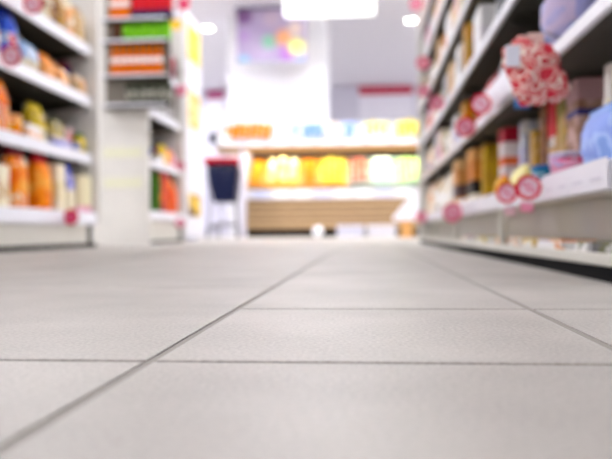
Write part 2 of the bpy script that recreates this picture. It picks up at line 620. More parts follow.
# base shelf, from the picture edge to the end post
left_item(-2, z0, 'box', 'cream box at left picture edge on the lowest shelf', .10, .09, .22, CRM, None, [CRM, TAN], v=.03)
left_item(17, z0, 'bag', 'orange snack bag with dark red top, left of its pair on lowest shelf', .17, .11, .335, [ORG, DORG, CRM, ORG], DRED, [DORG, ORG, (236, 160, 60)], v=.03, bz=(.3, .7))
left_item(42, z0, 'bag', 'orange snack bag with bright red top, right of its pair on lowest shelf', .16, .11, .325, [ORG, DORG, ORG], RED, [DORG, ORG, (236, 160, 60)], v=.03, bz=(.3, .7))
left_item(57, z0, 'box', 'cream carton beside the bright red topped orange bag', .10, .08, .28, CRM, None, [CRM, (220, 206, 150)], v=.03)
left_item(68.5, z0, 'bag', 'cream bag with blue and lavender top on the lowest left shelf', .10, .08, .29, CRM, BLU, [LAV, BLU, LAV], v=.03, bz=(.5, .82))
left_item(77, z0, 'box', 'beige carton with pink foot next to blue topped bag', .07, .07, .24, (216, 202, 164), None, PNK, v=.03, bz=(.0, .25))
left_item(88.5, z0, 'box', 'cream carton with pink foot beside the white end post', .11, .08, .245, (236, 228, 190), None, PNK, v=.03, bz=(.0, .25))
# a second, deeper row, in the shade
left_item(29, z0, 'bag', 'dark green bag standing back between the two orange bags', .15, .08, .26, (20, 60, 40), (16, 40, 30), None, v=.2)
# second shelf
left_item(-1, z1, 'bag', 'orange and red bag at left picture edge on second shelf', .14, .10, .27, [ORG, RED, CRM, ORG], ORG, None)
left_item(14, z1, 'tub', 'low yellow and orange tub on the second left shelf', .12, .12, .12, [YEL, ORG, CRM], PEACH, [ORG, YEL])
left_item(37, z1, 'bag', 'tall yellow bag with brown print on the second left shelf', .15, .10, .245, CRM, YEL, [YEL, GOLD, YEL], v=.105, bz=(.42, .81))
left_item(32, z1, 'box', 'low white box in front of the tall yellow bag', .13, .05, .09, WHT, None, [WHT, PEACH], v=.035)
left_item(57, z1, 'bag', 'yellow and cream bag with dark top on the second left shelf', .13, .09, .215, CRM, (50, 60, 40), [YEL, CRM, OLV], v=.09, bz=(.4, .8))
left_item(67, z1, 'box', 'thin white box with red side behind the yellow bags', .06, .07, .15, [WHT, RED], None, None, v=.08)
left_item(62, z1, 'box', 'low lavender box on the second left shelf edge', .22, .035, .06, LAV, None, [LAV, BLU], v=.034)
left_item(84, z1, 'bag', 'small yellow green bag near the end post on second shelf', .10, .08, .14, [YEL, OLV], GRN, None)
left_item(75, z1, 'box', 'low blue grey box near the end post on second shelf', .09, .06, .075, (120, 124, 160), None, None)
# third shelf
left_item(-9, z2, 'bag', 'white and red bag at left picture edge on third shelf', .13, .09, .2, [WHT, RED, LBLU], RED, None)
left_item(9, z2, 'bag', 'tall blue and white bag with red patch on third shelf', .13, .10, .275, [BLU, LBLU, WHT, RED], BLU, [BLU, (60, 120, 230), BLU], bz=(.55, .81))
left_item(20, z2, 'bag', 'tan paper bag standing behind the pale blue pack', .12, .09, .25, TAN, TAN, None, v=.16)
left_item(29, z2, 'pillow', 'pale blue pillow pack on the third left shelf', .18, .10, .17, [LBLU, WHT, LBLU], LBLU, CRM, bz=(.05, .42))
left_item(47, z2, 'bag', 'peach round bun bag on third left shelf, next to pale blue pack', .13, .10, .16, [PEACH, ORG, PEACH], ORG, None)
left_item(62, z2, 'bag', 'orange round bun bag on third left shelf, in front of navy box', .13, .10, .135, [ORG, PEACH, CRM], PEACH, None, v=.035)
left_item(50, z2, 'box', 'navy box standing back on the third left shelf', .13, .06, .22, NAVY, None, [NAVY, DK], v=.2)
left_item(75, z2, 'box', 'blue box with dark red top on the third left shelf', .09, .07, .22, [BLU, NAVY], DRED, None, v=.15)
left_item(84, z2, 'bag', 'peach and white bag beside the end post on third shelf', .13, .09, .14, [PEACH, CRM, TAN], CRM, None, v=.035)
# top visible shelf
for k, (px, h_, c) in enumerate(((48, .2, [TAN, BRN, CRM]), (59, .23, [GOLD, TAN, BRN]), (69, .25, [CRM, TAN, PEACH]), (84, .24, [TAN, CRM, GOLD]))):
    left_item(px, z3, 'bag', '%s bag on top left shelf, %s toward the end post' % (('brown', 'golden brown', 'cream', 'tan')[k], rows[k]), .12, .09, h_, c, c[0], None)

# second left rack
g0, g1, g2, g3 = G2_TOPS
left_item(159, g0, 'box', 'tall dark red carton with green side on rack behind cross aisle', .22, .16, .345, [DRED, RED], None, [DRED, RED, DORG], X=XL, v=.03, bz=(.1, .9))
left_item(170.5, g0, 'bag', 'big glossy orange bag on the base of the rack behind cross aisle', .26, .15, .33, [(228, 96, 10), (214, 80, 8)], ORG, None, X=XL, v=.03)
left_item(154, g0, 'box', 'slim green carton beside the dark red carton', .06, .12, .33, (70, 120, 30), None, None, X=XL, v=.03)
left_item(157, g1, 'box', 'dark blue box on middle shelf behind cross aisle', .18, .12, .2, [NAVY, BLU], None, None, X=XL, v=.2)
left_item(164, g1, 'bag', 'yellow bag on middle shelf behind cross aisle', .16, .12, .2, [YEL, ORG, YEL], YEL, None, X=XL)
left_item(160, g1, 'tub', 'small white tub in front of yellow bag behind cross aisle', .12, .1, .09, WHT, WHT, None, X=XL, v=.03)
left_item(177, g1, 'bag', 'orange and pink bag on middle shelf behind cross aisle', .16, .12, .19, [PEACH, ORG, PNK], PNK, None, X=XL)
for k in range(6):
    left_item(on_px(GY0 + .1 + k * .15), g2, 'bottle', 'clear grey bottle on upper shelf behind cross aisle, %s from the left' % rows[k], .075, .075, .2, (150, 150, 146), (90, 96, 80) if k % 2 else WHT, [WHT, GRY], X=XL, v=.04)
for k, (px, c) in enumerate(((156, [DRED, BRN, DK]), (164, [DRED, PNK, DK]), (172, [DK, DRED, NAVY]), (179, [WHT, PNK, RED]))):
    left_item(px, g3, 'box', '%s carton on top shelf behind cross aisle' % ('brown red', 'dark red and pink', 'near black', 'white and pink')[k], .16, .12, .22, c, None, None, X=XL, v=.04)

# side rack hung on the end panel that faces the camera
SY = GY0 - 0.002
sx = XL - 0.2
sa, sb = on_y(106, 60, SY).x - sx, on_y(171, 60, SY).x - sx
t = thing('side_rack', 'shallow white side rack with tiers of bottles on the white end panel', 'shelf rack', (sx, SY, 0))
obj('back_board', box(sa, sb, -0.012, 0, 1.02, 1.98, 0.003), mat((120, 112, 100), .6), t)
SR = [1.045, 1.265, 1.525, 1.69]
for z in SR:
    tr = obj('tray', box(sa, sb, -0.11, -0.012, z - 0.012, z, 0.002), SHELF_SHADED, t)
    obj('tray_lip', box(sa, sb, -0.114, -0.11, z - 0.012, z + 0.004), RAIL, tr)


def SX(px):
    return on_y(px, 60, SY - .06).x


for k in range(8):
    product('bottle', 'orange drink bottle with white label on side rack, %s from left' % NUM[k], (SX(113.5 + k * 6.6), SY - 0.06, SR[1] + .0005), 0, .044, .044, .24,
            (226, 112, 0), (236, 130, 10), WHT, 'orange bottles on the side rack', bz=(.40, .57))
for k in range(5):
    product('bag', 'bright green snack pack above orange bottles, %s from left' % NUM[k], (SX(128 + k * 9.6), SY - 0.06, SR[2] + .0005), 0, .07, .06, .148,
            [(88, 160, 10), (120, 190, 30)], (70, 130, 10), None, 'green packs on the side rack')
product('bag', 'dark brown snack pack left of the green packs on side rack', (SX(117), SY - 0.06, SR[2] + .0005), 0, .075, .06, .14, [BRN, DK], BRN, None)
for k in range(3):
    product('bottle', 'tall orange bottle on uppermost tray of side rack, %s from left' % NUM[k], (SX(113.5 + k * 7), SY - 0.06, SR[3] + .0005), 0, .051, .051, .24, (226, 112, 0), ORG, WHT, 'tall orange bottles on the uppermost tray', bz=(.40, .57))
for k in range(4):
    product('box', 'red carton with navy foot on uppermost tray, %s from left' % NUM[k], (SX(138 + k * 10), SY - 0.06, SR[3] + .0005), 0, .07, .07, .17, [(190, 20, 24), RED], None, NAVY, 'red cartons on the uppermost tray', bz=(0, .35))
for k in range(5):
    product('jar', 'clear grey jar on lowest side rack tray, %s from left' % NUM[k], (SX(130 + k * 9.3), SY - 0.06, SR[0] + .0005), 0, .064, .064, .17, (70, 72, 58), (44, 50, 34), [(170, 168, 156), (90, 92, 78)], 'grey jars on the side rack')
for z_, nm in ((.47, 'lower'), (.70, 'upper')):
    t = thing('paper_notice', 'faint yellow green paper strip on the white end panel, %s of two' % nm, 'notice', (XL - .19, SY - .001, z_))
    obj('paper', box(-.17, .15, -.002, 0, -.045, .045), mat((228, 226, 206), .5), t)
    obj('print_line', box(-.14, .12, -.003, -.002, -.012, .004), mat((224, 226, 180), .5), t)

# white cardboard totem with yellow posters beyond the second rack
ty0, ty1 = GY1 + 0.12, on_x(202, XL).y
t = thing('display_totem', 'tall white display totem with yellow posters past the left racks', 'display stand', (XL - 0.2, (ty0 + ty1) / 2, 0))
hh = (ty1 - ty0) / 2
obj('body', box(-0.2, 0.2, -hh, hh, 0.05, 2.15, 0.006), mat((232, 230, 236), 0.5), t)
obj('foot', box(-0.18, 0.18, -hh + .02, hh - .02, 0, 0.05), mat((200, 200, 210), 0.5), t)
for z_0, z_1, c in ((1.72, 2.05, [(250, 220, 40), (255, 236, 110), (250, 200, 20)]), (1.08, 1.42, [(240, 190, 90), (250, 220, 150)]), (0.24, 0.45, [(236, 196, 60), BRN])):
    obj('poster', box(0.2, 0.206, -hh * 0.8, hh * 0.8, z_0, z_1), print_mat(c, 5), t)
    obj('poster', box(-0.15, 0.16, -hh - 0.006, -hh, z_0, z_1), print_mat(c, 5), t)

# ------------------------------------------------------------------ right rack goods
def right_item(px, lvl, kind, label, w, d, h, body, tp=None, band=None, v=0.03, bz=(0.25, 0.65), name=None, lean=0):
    y = on_x(px, XR + v + d / 2).y
    t = product(kind, label, (XR + v + d / 2, y, R_TOPS[lvl] + .0005), RQ, w, d, h, body, tp, band, 'goods on the right rack', bz, name=name)
    return t


# lowest shelf, near to far
right_item(614, 0, 'box', 'white pack cut by the right picture edge on lowest shelf', .03, .022, .215, (236, 228, 220), None, [WHT, CRM], v=.09, bz=(.3, .7))
right_item(606, 0, 'pillow', 'glossy translucent blue pillow bag by the right picture edge', .16, .06, .118, [(140, 170, 236), (176, 200, 250), (150, 172, 240)], (150, 180, 240), None, v=.02)
right_item(589, 0, 'box', 'tall brown and pink carton with blue stripe on lowest shelf', .085, .07, .24, [(150, 110, 90), (176, 140, 120), (196, 160, 150)], (190, 150, 150), (70, 66, 120), v=.105, bz=(.66, .72))
right_item(577, 0, 'box', 'tall gold olive carton next to the brown and pink carton', .075, .07, .232, [GOLD, OLV, TAN], OLV, None, v=.105)
right_item(567, 0, 'box', 'tall red topped white carton behind the pink tub', .075, .07, .232, [WHT, GRY, TAN], RED, RED, v=.105, bz=(.6, .81))
right_item(557, 0, 'box', 'tall brown box behind the lavender lidded tub', .06, .07, .236, [BRN, (150, 100, 60)], None, None, v=.10)
right_item(571, 0, 'tub', 'pink tub with lavender lid on the lowest right shelf', .085, .08, .062, [PNK, HOT, (200, 150, 190)], (206, 196, 220), [PNK, LAV], v=.016)
right_item(549, 0, 'tub', 'low teal tub beside the pink tub', .08, .07, .052, TEAL, (40, 100, 160), [TEAL, (150, 190, 200)], v=.02)
right_item(546, 0, 'box', 'tall golden carton on lowest shelf behind teal tub', .06, .07, .18, [GOLD, (200, 160, 90)], None, None, v=.10)
right_item(534, 0, 'box', 'tall pale blue grey carton on lowest shelf', .06, .07, .23, [(186, 192, 210), WHT], None, [(200, 204, 220), LAV], v=.10)
right_item(514, 0, 'box', 'tall white carton with red top and orange mark', .085, .075, .228, (226, 214, 212), (176, 24, 50), (226, 110, 60), v=.07, bz=(.48, .6))
right_item(524, 0, 'pillow', 'pale yellow pillow bag behind the red price discs', .10, .06, .075, [(245, 232, 150), (250, 240, 180)], (248, 236, 160), None, v=.02)
right_item(504, 0, 'bag', 'small orange bag left of the pale yellow bag', .07, .05, .07, [(240, 176, 60), (236, 160, 50)], ORG, None, v=.02)
right_item(494.5, 0, 'box', 'slim mustard yellow carton on lowest shelf', .07, .08, .225, [(200, 160, 30), GOLD], None, None, v=.07)
right_item(482, 0, 'box', 'orange brown carton with dark window on lowest shelf', .16, .09, .225, [(206, 130, 50), (190, 110, 40)], (220, 160, 90), DK, v=.05, bz=(.2, .45))
right_item(466, 0, 'box', 'lighter orange brown carton with dark window on lowest shelf', .18, .09, .23, [(214, 150, 80), (200, 130, 60)], (226, 180, 120), (90, 70, 70), v=.05, bz=(.25, .5))
right_item(475, 0, 'box', 'low cream tray pack in front of orange brown cartons', .16, .025, .035, CRM, None, [WHT, CRM], v=.016)
right_item(463, 0, 'box', 'low white tray pack farther along the orange brown cartons', .2, .025, .03, WHT, None, [WHT, PEACH], v=.016)
# second shelf
right_item(573, 1, 'pillow', 'large lavender blue bag on second right shelf', .22, .10, .2, [(150, 150, 200), (170, 164, 206), (140, 160, 205)], (90, 90, 170), [(160, 160, 210), (186, 170, 200)], v=.03)
right_item(540, 1, 'box', 'black box standing back beside the large lavender bag', .16, .06, .19, (16, 14, 20), None, (24, 20, 50), v=.14)
right_item(516, 1, 'bag', 'grey translucent bag on second right shelf', .13, .09, .2, [(170, 172, 178), (120, 122, 126), (200, 202, 206)], (110, 112, 104), None, v=.05)
right_item(500, 1, 'bag', 'dark red bag on second right shelf', .14, .08, .15, [RED, DRED, (150, 20, 40)], DRED, [RED, (230, 60, 70)], v=.03)
right_item(489, 1, 'bag', 'crimson bag on second shelf, next to dark red bag', .13, .08, .14, [DRED, RED], DK, None, v=.03)
right_item(473.5, 1, 'box', 'golden carton on second right shelf', .12, .08, .17, [GOLD, ORG], None, None, v=.05)
right_item(465, 1, 'box', 'white carton on second shelf past the golden carton', .14, .08, .16, WHT, None, [WHT, LAV], v=.05)
# third shelf
right_item(513, 2, 'bag', 'dark grey bag cut by the top picture edge', .16, .09, .19, [(70, 70, 74), (110, 110, 112)], (50, 50, 50), None, v=.05)
right_item(492, 2, 'box', 'white carton leaning on the third right shelf', .15, .09, .16, WHT, None, [WHT, (226, 220, 226)], v=.03)
right_item(478, 2, 'box', 'amber carton on third right shelf', .10, .09, .2, [(200, 140, 20), GOLD], None, None, v=.03)
right_item(470, 2, 'box', 'second white carton on third right shelf, past amber carton', .12, .09, .17, WHT, None, [WHT, (214, 214, 220)], v=.03)

# the blurred remainder toward the far end, shelf by shelf
LV = ['lowest', 'second', 'third', 'fourth', 'fifth', 'topmost']
FILL = [('tan', [TAN, (214, 180, 130)], 'box'), ('cream', [CRM, WHT], 'bag'), ('golden brown', [GOLD, BRN], 'bag'), ('pale grey', [(190, 190, 196), (160, 160, 164)], 'box'),
        ('white', [WHT, (214, 214, 222)], 'box'), ('olive', [OLV, (110, 104, 70)], 'bag'), ('peach', [PEACH, CRM], 'bag'), ('dusty pink', [PNK, CRM], 'box'),
        ('slate grey', [(110, 112, 120), GRY], 'jar'), ('amber', [ORG, GOLD], 'jar'), ('brick red', [(160, 50, 50), PNK], 'box')]
starts = [3.43, 3.40, 3.13, 1.75, 1.45, 1.3]
rf = random.Random(21)
for lv in range(6):
    y = starts[lv] + 0.05
    line = []
    while y < 4.9:
        c = rf.choice(FILL if lv else FILL[:3] + FILL[6:7] + FILL[4:5])
        w_ = rf.uniform(.12, .19)
        h_ = rf.uniform(.2, .235) if lv == 0 else rf.uniform(.165, .205)
        if c[2] == 'jar':
            w_ = rf.uniform(.08, .1)
        if y + w_ > 4.95:
            break
        line.append((c, y + w_ / 2, w_, .09 if c[2] != 'jar' else w_, h_))
        y += w_ + rf.uniform(.01, .05)
    for k, (c, yc, w_, d_, h_) in enumerate(reversed(line)):
        product(c[2], '%s %s, %s from the far end on the right rack\'s %s shelf' % (c[0], {'box': 'carton', 'bag': 'bag', 'jar': 'jar'}[c[2]], NUM[k], LV[lv]),
                (XR + .04 + d_ / 2, yc, R_TOPS[lv] + .0005), RQ, w_, d_, h_, c[1], None if c[2] != 'jar' else WHT, [c[1][1], c[1][0], WHT] if k % 3 == 0 else None, 'goods on the right rack')

# the left bay next to the camera carries the same mixed goods
rl_ = random.Random(5)
for lv in range(4):
    y = LY1 - 2.45
    lim = on_x(-14, XL - .09).y - .1 if lv < 3 else on_x(40, XL - .09).y - .1
    k = 0
    while True:
        c = rl_.choice([f for f in FILL if f[2] != 'jar'])
        w_ = rl_.uniform(.12, .18)
        if y + w_ > lim:
            break
        if not (LY1 - 1.3 < y + w_ / 2 < LY1 - 1.2):
            product(c[2], '%s %s in the left bay nearest the camera, %s along its %s shelf' % (c[0], {'box': 'carton', 'bag': 'bag'}[c[2]], NUM[k], LV[lv]),
                    (XL - .1, y + w_ / 2, L_TOPS[lv] + .0005), LQ, w_, .09, rl_.uniform(.17, .23), c[1], None, [c[1][1], c[1][0], WHT] if k % 3 == 0 else None, 'goods on the left racks')
            k += 1
        y += w_ + rl_.uniform(.02, .05)

# flat packets lying in the base tray
for k, (px, c, n_) in enumerate(((604, [(150, 150, 120), GRY], 'grey green'), (572, [PEACH, ORG], 'peach orange'), (560, [LAV, WHT], 'pale lavender'), (543, [(236, 206, 130), YEL], 'pale yellow'), (527, [PEACH, CRM], 'pale peach'),
                                (512, [PEACH, (220, 150, 100)], 'dull orange'), (490, [(240, 220, 120), YEL], 'bright yellow'), (473, [CRM, PNK], 'cream and pink'))):
    X = XR + 0.055
    y = on_x(px, X).y
    product('box', '%s flat packet lying in the base tray of the right rack' % n_, (X, y, 0.0325), RQ, .10, .07, .027, c, None, [c[1], c[0], WHT], 'packets in the base tray', bz=(.2, .9), name='flat_packet')

# white ticket strips clipped to the rails
def strip(px0, px1, zlo, zhi, label, v=-0.004):
    ya, yb = on_x(px0, XR + v).y, on_x(px1, XR + v).y
    ya, yb = min(ya, yb), max(ya, yb)
    t = thing('ticket_strip', label, 'price strip', (XR + v, (ya + yb) / 2, zlo))
    h = (yb - ya) / 2
    bm = bmesh.new()
    A = [bm.verts.new((0, -h + 0.004, 0)), bm.verts.new((0, h, 0)), bm.verts.new((-0.004, h, zhi - zlo)), bm.verts.new((-0.004, -h, zhi - zlo))]
    B = [bm.verts.new(v_.co + Vector((0.0015, 0, 0))) for v_ in A]
    bm.faces.new(A); bm.faces.new(B[::-1])
    for i in range(4):
        bm.faces.new((A[i], A[(i + 1) % 4], B[(i + 1) % 4], B[i]))
    obj('card', bm, mat((238, 236, 244), 0.3), t)
    n = max(2, int(h * 2 / 0.09))
    for i in range(n):
        u = -h + (i + 0.5) * 2 * h / n
        obj('printed_line', box(-0.0062, -0.0052, u - 0.025, u + 0.025, (zhi - zlo) * .32, (zhi - zlo) * .38), mat((212, 208, 222), 0.5), t)
    return t


strip(610, 545, 0.142, 0.188, 'long white ticket strip on lowest rail at right picture edge')
strip(519, 483, 0.432, 0.500, 'pale grey white ticket card standing on the second right rail', v=0.004)
strip(500, 490, 0.405, 0.430, 'small bright white ticket hanging below the second right rail', v=-0.004)

# red price discs on short arms
DRING = mat((222, 4, 56), 0.5, spec=.15); DFACE = mat((250, 226, 234), 0.5, spec=.15); DMARK = mat((226, 96, 140), 0.4)


def price_disc(x, y, z, dia, label, rz=0.0, ring=DRING, face=DFACE, s=1, group='red price discs', arm=True):
    t = thing('price_disc', label, 'price sign', (x, y, z), rz, group)
    r = dia / 2
    rot = Matrix.Rotation(R(90), 4, 'X')

    def add(nm, bm, m, yo=0.0):
        bmesh.ops.transform(bm, matrix=Matrix.Translation((0, yo, 0)) @ rot, verts=bm.verts[:])
        return obj(nm, bm, m, t)
    add('face', lathe([(r * .8, -.0006), (r * .8, .0006)], 24), face)
    bm = lathe([(r * .72, -.0012), (r, -.0012), (r, .0012), (r * .72, .0012)], 24, caps=False)
    add('ring', bm, ring)
    bm = bmesh.new()
    b_box(bm, -r * .06, r * .06, -r * .5, r * .5, .0007, .0016)
    bmesh.ops.transform(bm, matrix=Matrix.Rotation(R(-28), 4, 'Z'), verts=bm.verts[:])
    for cx, cy in ((-.3, .22), (.3, -.22)):
        lathe([(r * .12, .0007), (r * .24, .0007), (r * .24, .0016), (r * .12, .0016)], 12, bm, (cx * r, cy * r), caps=False)
    add('percent_mark', bm, DMARK)
    if arm:
        obj('arm', box(min(0, s * .02) + s * r * .9, max(0, s * .02) + s * r * .9, -.001, .001, -.004, .004), mat((230, 230, 235), .3), t)
    return t


def disc_at(px, py, X, dia, label, s=1, **k):
    y = on_x(px, X).y
    p = on_y(px, py, y)
    return price_disc(p.x, p.y, p.z, dia, label, s=s, **k)


PALE = mat((224, 60, 110), 0.4); PALER = mat((240, 180, 196), 0.4)
disc_at(507, 193, .330, .050, 'red ringed price disc on lowest right rail, left of the near pair')
disc_at(528.5, 187.5, .328, .052, 'red ringed price disc on lowest right rail, right of the near pair')
disc_at(481, 104, .325, .060, 'red ringed price disc below the pale ticket card, higher of two')
disc_at(465.5, 127, .325, .066, 'pinkish red price disc below the pale ticket card, lower of two', ring=DRING, face=PALER)
disc_at(452.5, 212.5, .325, .075, 'pale pink price disc low on the right rail, past the red pair', ring=PALE, face=PALER)
disc_at(437, 103, .325, .07, 'pink price disc on third right rail near the far end', ring=PALE, face=PALER)
disc_at(423.5, 91, .325, .07, 'pink price disc on the fourth right rail, far end', ring=PALE, face=PALER)
disc_at(423, 63, .325, .08, 'small pink price disc highest on the right rack\'s far end', ring=PALE, face=PALER)
disc_at(421, 217, .325, .07, 'small pink price disc at the foot of the right rack\'s far end', ring=PALE, face=PALER)
disc_at(416, 4, .335, .09, 'faint pink price disc at the top picture edge over right rack', ring=PALE, face=PALER)
disc_at(430, 166, .325, .05, 'plain white disc standing in for a bright highlight on right rack', ring=mat((255, 255, 255), .2), face=mat((255, 255, 255), .2))  # white disc put here as a highlight, not a price sign
# left rails
disc_at(33, 4, XL + .035, .10, 'red price disc at top left corner of the picture', s=-1, ring=DRING, face=DFACE)
disc_at(11, 56, XL + .035, .10, 'red price disc on third left rail by the picture edge', s=-1, ring=DRING, face=DFACE)
disc_at(71, 217, XL + .035, .085, 'red price disc on the lowest left rail', s=-1, ring=DRING, face=PALE)
disc_at(184, 4, XL + .04, .11, 'red price disc high on the rack behind the cross aisle', s=-1, ring=DRING, face=PALE)
disc_at(181, 90, XL + .04, .10, 'pink price disc on upper rail behind the cross aisle', s=-1, ring=PALE, face=PALER)
disc_at(180, 166, XL + .04, .08, 'small pink price disc on middle rail behind the cross aisle', s=-1, ring=PALE, face=PALER)
disc_at(180, 223, XL + .04, .08, 'small pink price disc on base rail behind the cross aisle', s=-1, ring=PALE, face=PALER)
# small pink tags below the near pair
for px, py, nm in ((528, 207, 'right'), (511, 211, 'left')):
    y = on_x(px, .345).y
    p = on_y(px, py, y)
    t = thing('price_tag', 'small pale pink paper tag under the red price discs, %s one' % nm, 'price sign', p)
    obj('paper', box(-.016, .012, -.0008, .0008, -.011, .011, .0003), mat((238, 150, 180) if nm == 'right' else (236, 200, 210), .5), t)
    obj('clip', box(-.004, .012, -.001, .003, .009, .014), mat((230, 230, 235), .3), t)

# crumpled red and white promo bag clipped to the second right rail
p = on_y(536, 72, on_x(536, .318).y)
t = thing('promo_bag', 'crumpled red and cream promo bag clipped to the second right rail', 'bag', p)
rn = random.Random(4)
bm = bmesh.new()
bmesh.ops.create_icosphere(bm, subdivisions=4, radius=1)
from mathutils import noise
for v in bm.verts:
    n = v.co.normalized()
    f = 1 + 0.4 * noise.noise(n * 1.3 + Vector((3, 1, 7))) + 0.16 * noise.noise(n * 4 + Vector((9, 2, 1))) + 0.12 * noise.noise(n * 9)
    v.co = Vector((n.x * .056 * f, n.y * .026 * f, n.z * .056 * f - n.x * .018))
obj('body', bm, print_mat([(214, 60, 74), (238, 190, 180), (208, 24, 48), (246, 226, 212), (200, 30, 50)], 44, .25), t)
bm = bmesh.new()
for k in range(6):
    a0 = (k - 3) * .005
    b_box(bm, a0, a0 + .006, (.0015 if k % 2 else -.0015) - .001, (.0015 if k % 2 else -.0015) + .001, .05, .074)
obj('gathered_top', bm, mat((226, 190, 180), .3), t)
obj('tag_holder', box(-.062, -.036, -.032, -.030, .004, .044, .0005), mat((226, 226, 236), .08), t)
obj('hook', tube([(.0, 0, .07), (.02, 0, .075), (.045, 0, .062)], .0015), METAL, t)
# small blue packet hanging beside it
p = on_y(522, 101, on_x(522, .335).y)
t = thing('blue_packet', 'small bright blue packet hanging below the promo bag', 'bag', p)
obj('body', loft([[(x * .016, y_ * .006 * dd, z) for x, y_ in [(math.cos(a), math.sin(a)) for a in [2 * math.pi * i / 10 for i in range(10)]]] for z, dd in ((-.016, .1), (-.008, .9), (.006, 1), (.014, .1))]), mat((50, 130, 200), .3), t)
obj('header', box(-.014, .014, -.0008, .0008, .013, .024), mat((120, 180, 230), .3), t)

# ------------------------------------------------------------------ produce stand
PY = 12.0
WOOD = None


def wood_mat(c1, c2):
    m = bpy.data.materials.new('wood'); m.use_nodes = True
    nt = m.node_tree; p = nt.nodes['Principled BSDF']; p.inputs['Roughness'].default_value = .5
    tc = nt.nodes.new('ShaderNodeTexCoord'); mp = nt.nodes.new('ShaderNodeMapping'); mp.inputs['Scale'].default_value = (1.2, 10, 10)
    nz = nt.nodes.new('ShaderNodeTexNoise'); nz.inputs['Scale'].default_value = 3; nz.inputs['Detail'].default_value = 6
    rp = nt.nodes.new('ShaderNodeValToRGB'); rp.color_ramp.elements[0].color = lin(c1); rp.color_ramp.elements[1].color = lin(c2)
    nt.links.new(tc.outputs['Object'], mp.inputs[0]); nt.links.new(mp.outputs[0], nz.inputs[0]); nt.links.new(nz.outputs[0], rp.inputs[0]); nt.links.new(rp.outputs[0], p.inputs['Base Color'])
    return m


WOOD = wood_mat((150, 118, 82), (180, 150, 112))
WOODL = wood_mat((150, 106, 50), (174, 130, 70))
sx0 = on_y(240, 200, PY).x
sx1 = 1.35
st = thing('produce_stand', 'wide wooden produce stand with white price rails at the aisle\'s end', 'display stand', ((sx0 + sx1) / 2, PY, 0))
SW = (sx1 - sx0) / 2
obj('toe_kick', box(-SW + .1, SW - .05, .06, .7, 0, .13), BLACK, st)
# horizontal planks of the base
zs = [.13, .29, .41, .52, .645]
for a_, b_ in zip(zs, zs[1:]):
    obj('plank', box(-SW + .1, SW - .05, 0, .03, a_ + .012, b_ - .012, .004), WOOD, st)
obj('base_body', box(-SW + .1, SW - .05, .03, .7, .13, .64), mat((70, 50, 32), .7), st)
obj('end_panel', box(-SW, -SW + .1, -.02, .75, 0, 1.52, .006), mat((226, 222, 234), .5), st)
obj('end_panel', box(SW - .05, SW, -.02, .75, 0, 1.52, .006), mat((226, 222, 234), .5), st)
obj('back_panel', box(-SW + .1, SW - .05, .7, .74, .64, 1.95), mat((30, 26, 24), .6), st)
rl = obj('price_rail', box(-SW + .1, SW - .05, -.02, 0, .65, .80, .004), mat((214, 212, 220), .5), st)
obj('added_shelf_lamp', box(-SW + .15, SW - .1, .08, .14, 1.478, 1.49), emit((255, 250, 240), 55.0), st)  # glowing strip added behind the edge to brighten the lower fruit
us0 = on_y(216, 140, PY).x - (sx0 + sx1) / 2
us = obj('upper_shelf', box(us0, SW, .0, .66, 1.49, 1.53, .004), WOODL, st)
obj('shelf_edge', box(us0, SW, -.02, .0, 1.45, 1.545, .003), WOODL, us)
obj('price_rail', box(us0, SW, -.022, -.005, 1.55, 1.625, .004), mat((216, 214, 224), .5), us)
n = 9
for k in range(n):
    u = -SW + .25 + k * (2 * SW - .4) / n
    obj('ticket', box(u, u + .26, -.026, -.0215, .665, .79), mat((252, 250, 250) if k % 3 else (196, 200, 226), .4), rl)
    u = us0 + .12 + k * (SW - us0 - .15) / n
    obj('ticket', box(u, u + .27, -.028, -.0235, 1.56, 1.615), mat((252, 250, 252), .4), us)


def fruit_mesh(kind, r):
    bm = bmesh.new()
    bmesh.ops.create_uvsphere(bm, u_segments=12, v_segments=8, radius=r)
    for v in bm.verts:
        z = v.co.z / r
        if kind == 'long':
            v.co.x *= 0.85; v.co.y *= .85; v.co.z *= 1.25 if abs(z) < .95 else 1.4
        elif kind == 'apple':
            v.co.z *= .9
            if abs(z) > .97:
                v.co.z *= .75
        else:
            v.co.z *= .95
    me = bpy.data.meshes.new('fruit'); bm.to_mesh(me); bm.free()
    me.polygons.foreach_set('use_smooth', [True] * len(me.polygons))
    return me


FR = {
    'orange': ('round', [(245, 140, 20), (238, 120, 10)]), 'lemon': ('long', [(252, 236, 90), (250, 226, 60)]), 'pale_melon': ('long', [(255, 246, 190), (255, 238, 150)]),
    'mandarin': ('round', [(250, 170, 40), (246, 150, 20)]), 'yellow_apple': ('apple', [(250, 226, 80), (240, 214, 60)]), 'green_apple': ('apple', [(190, 220, 120), (214, 232, 150)]),
    'red_apple': ('apple', [(200, 120, 90), (170, 90, 70)]), 'white_cabbage': ('round', [(236, 244, 220), (214, 232, 190)]), 'pink_apple': ('apple', [(240, 200, 190), (222, 230, 180)]),
    'avocado': ('long', [(70, 110, 60), (90, 130, 80)]), 'plum': ('round', [(90, 130, 210), (120, 160, 230)]), 'potato': ('long', [(220, 196, 150), (206, 180, 130)]),
    'pear': ('long', [(236, 236, 150), (250, 246, 170)])}
PLUR = {'white_cabbage': 'white cabbage', 'pale_melon': 'pale yellow melon'}


def fmat(cols):
    k = ('f', str(cols))
    if k not in MC:
        m = print_mat(cols, 9, .38).copy()
        MC[k] = m
    return MC[k]


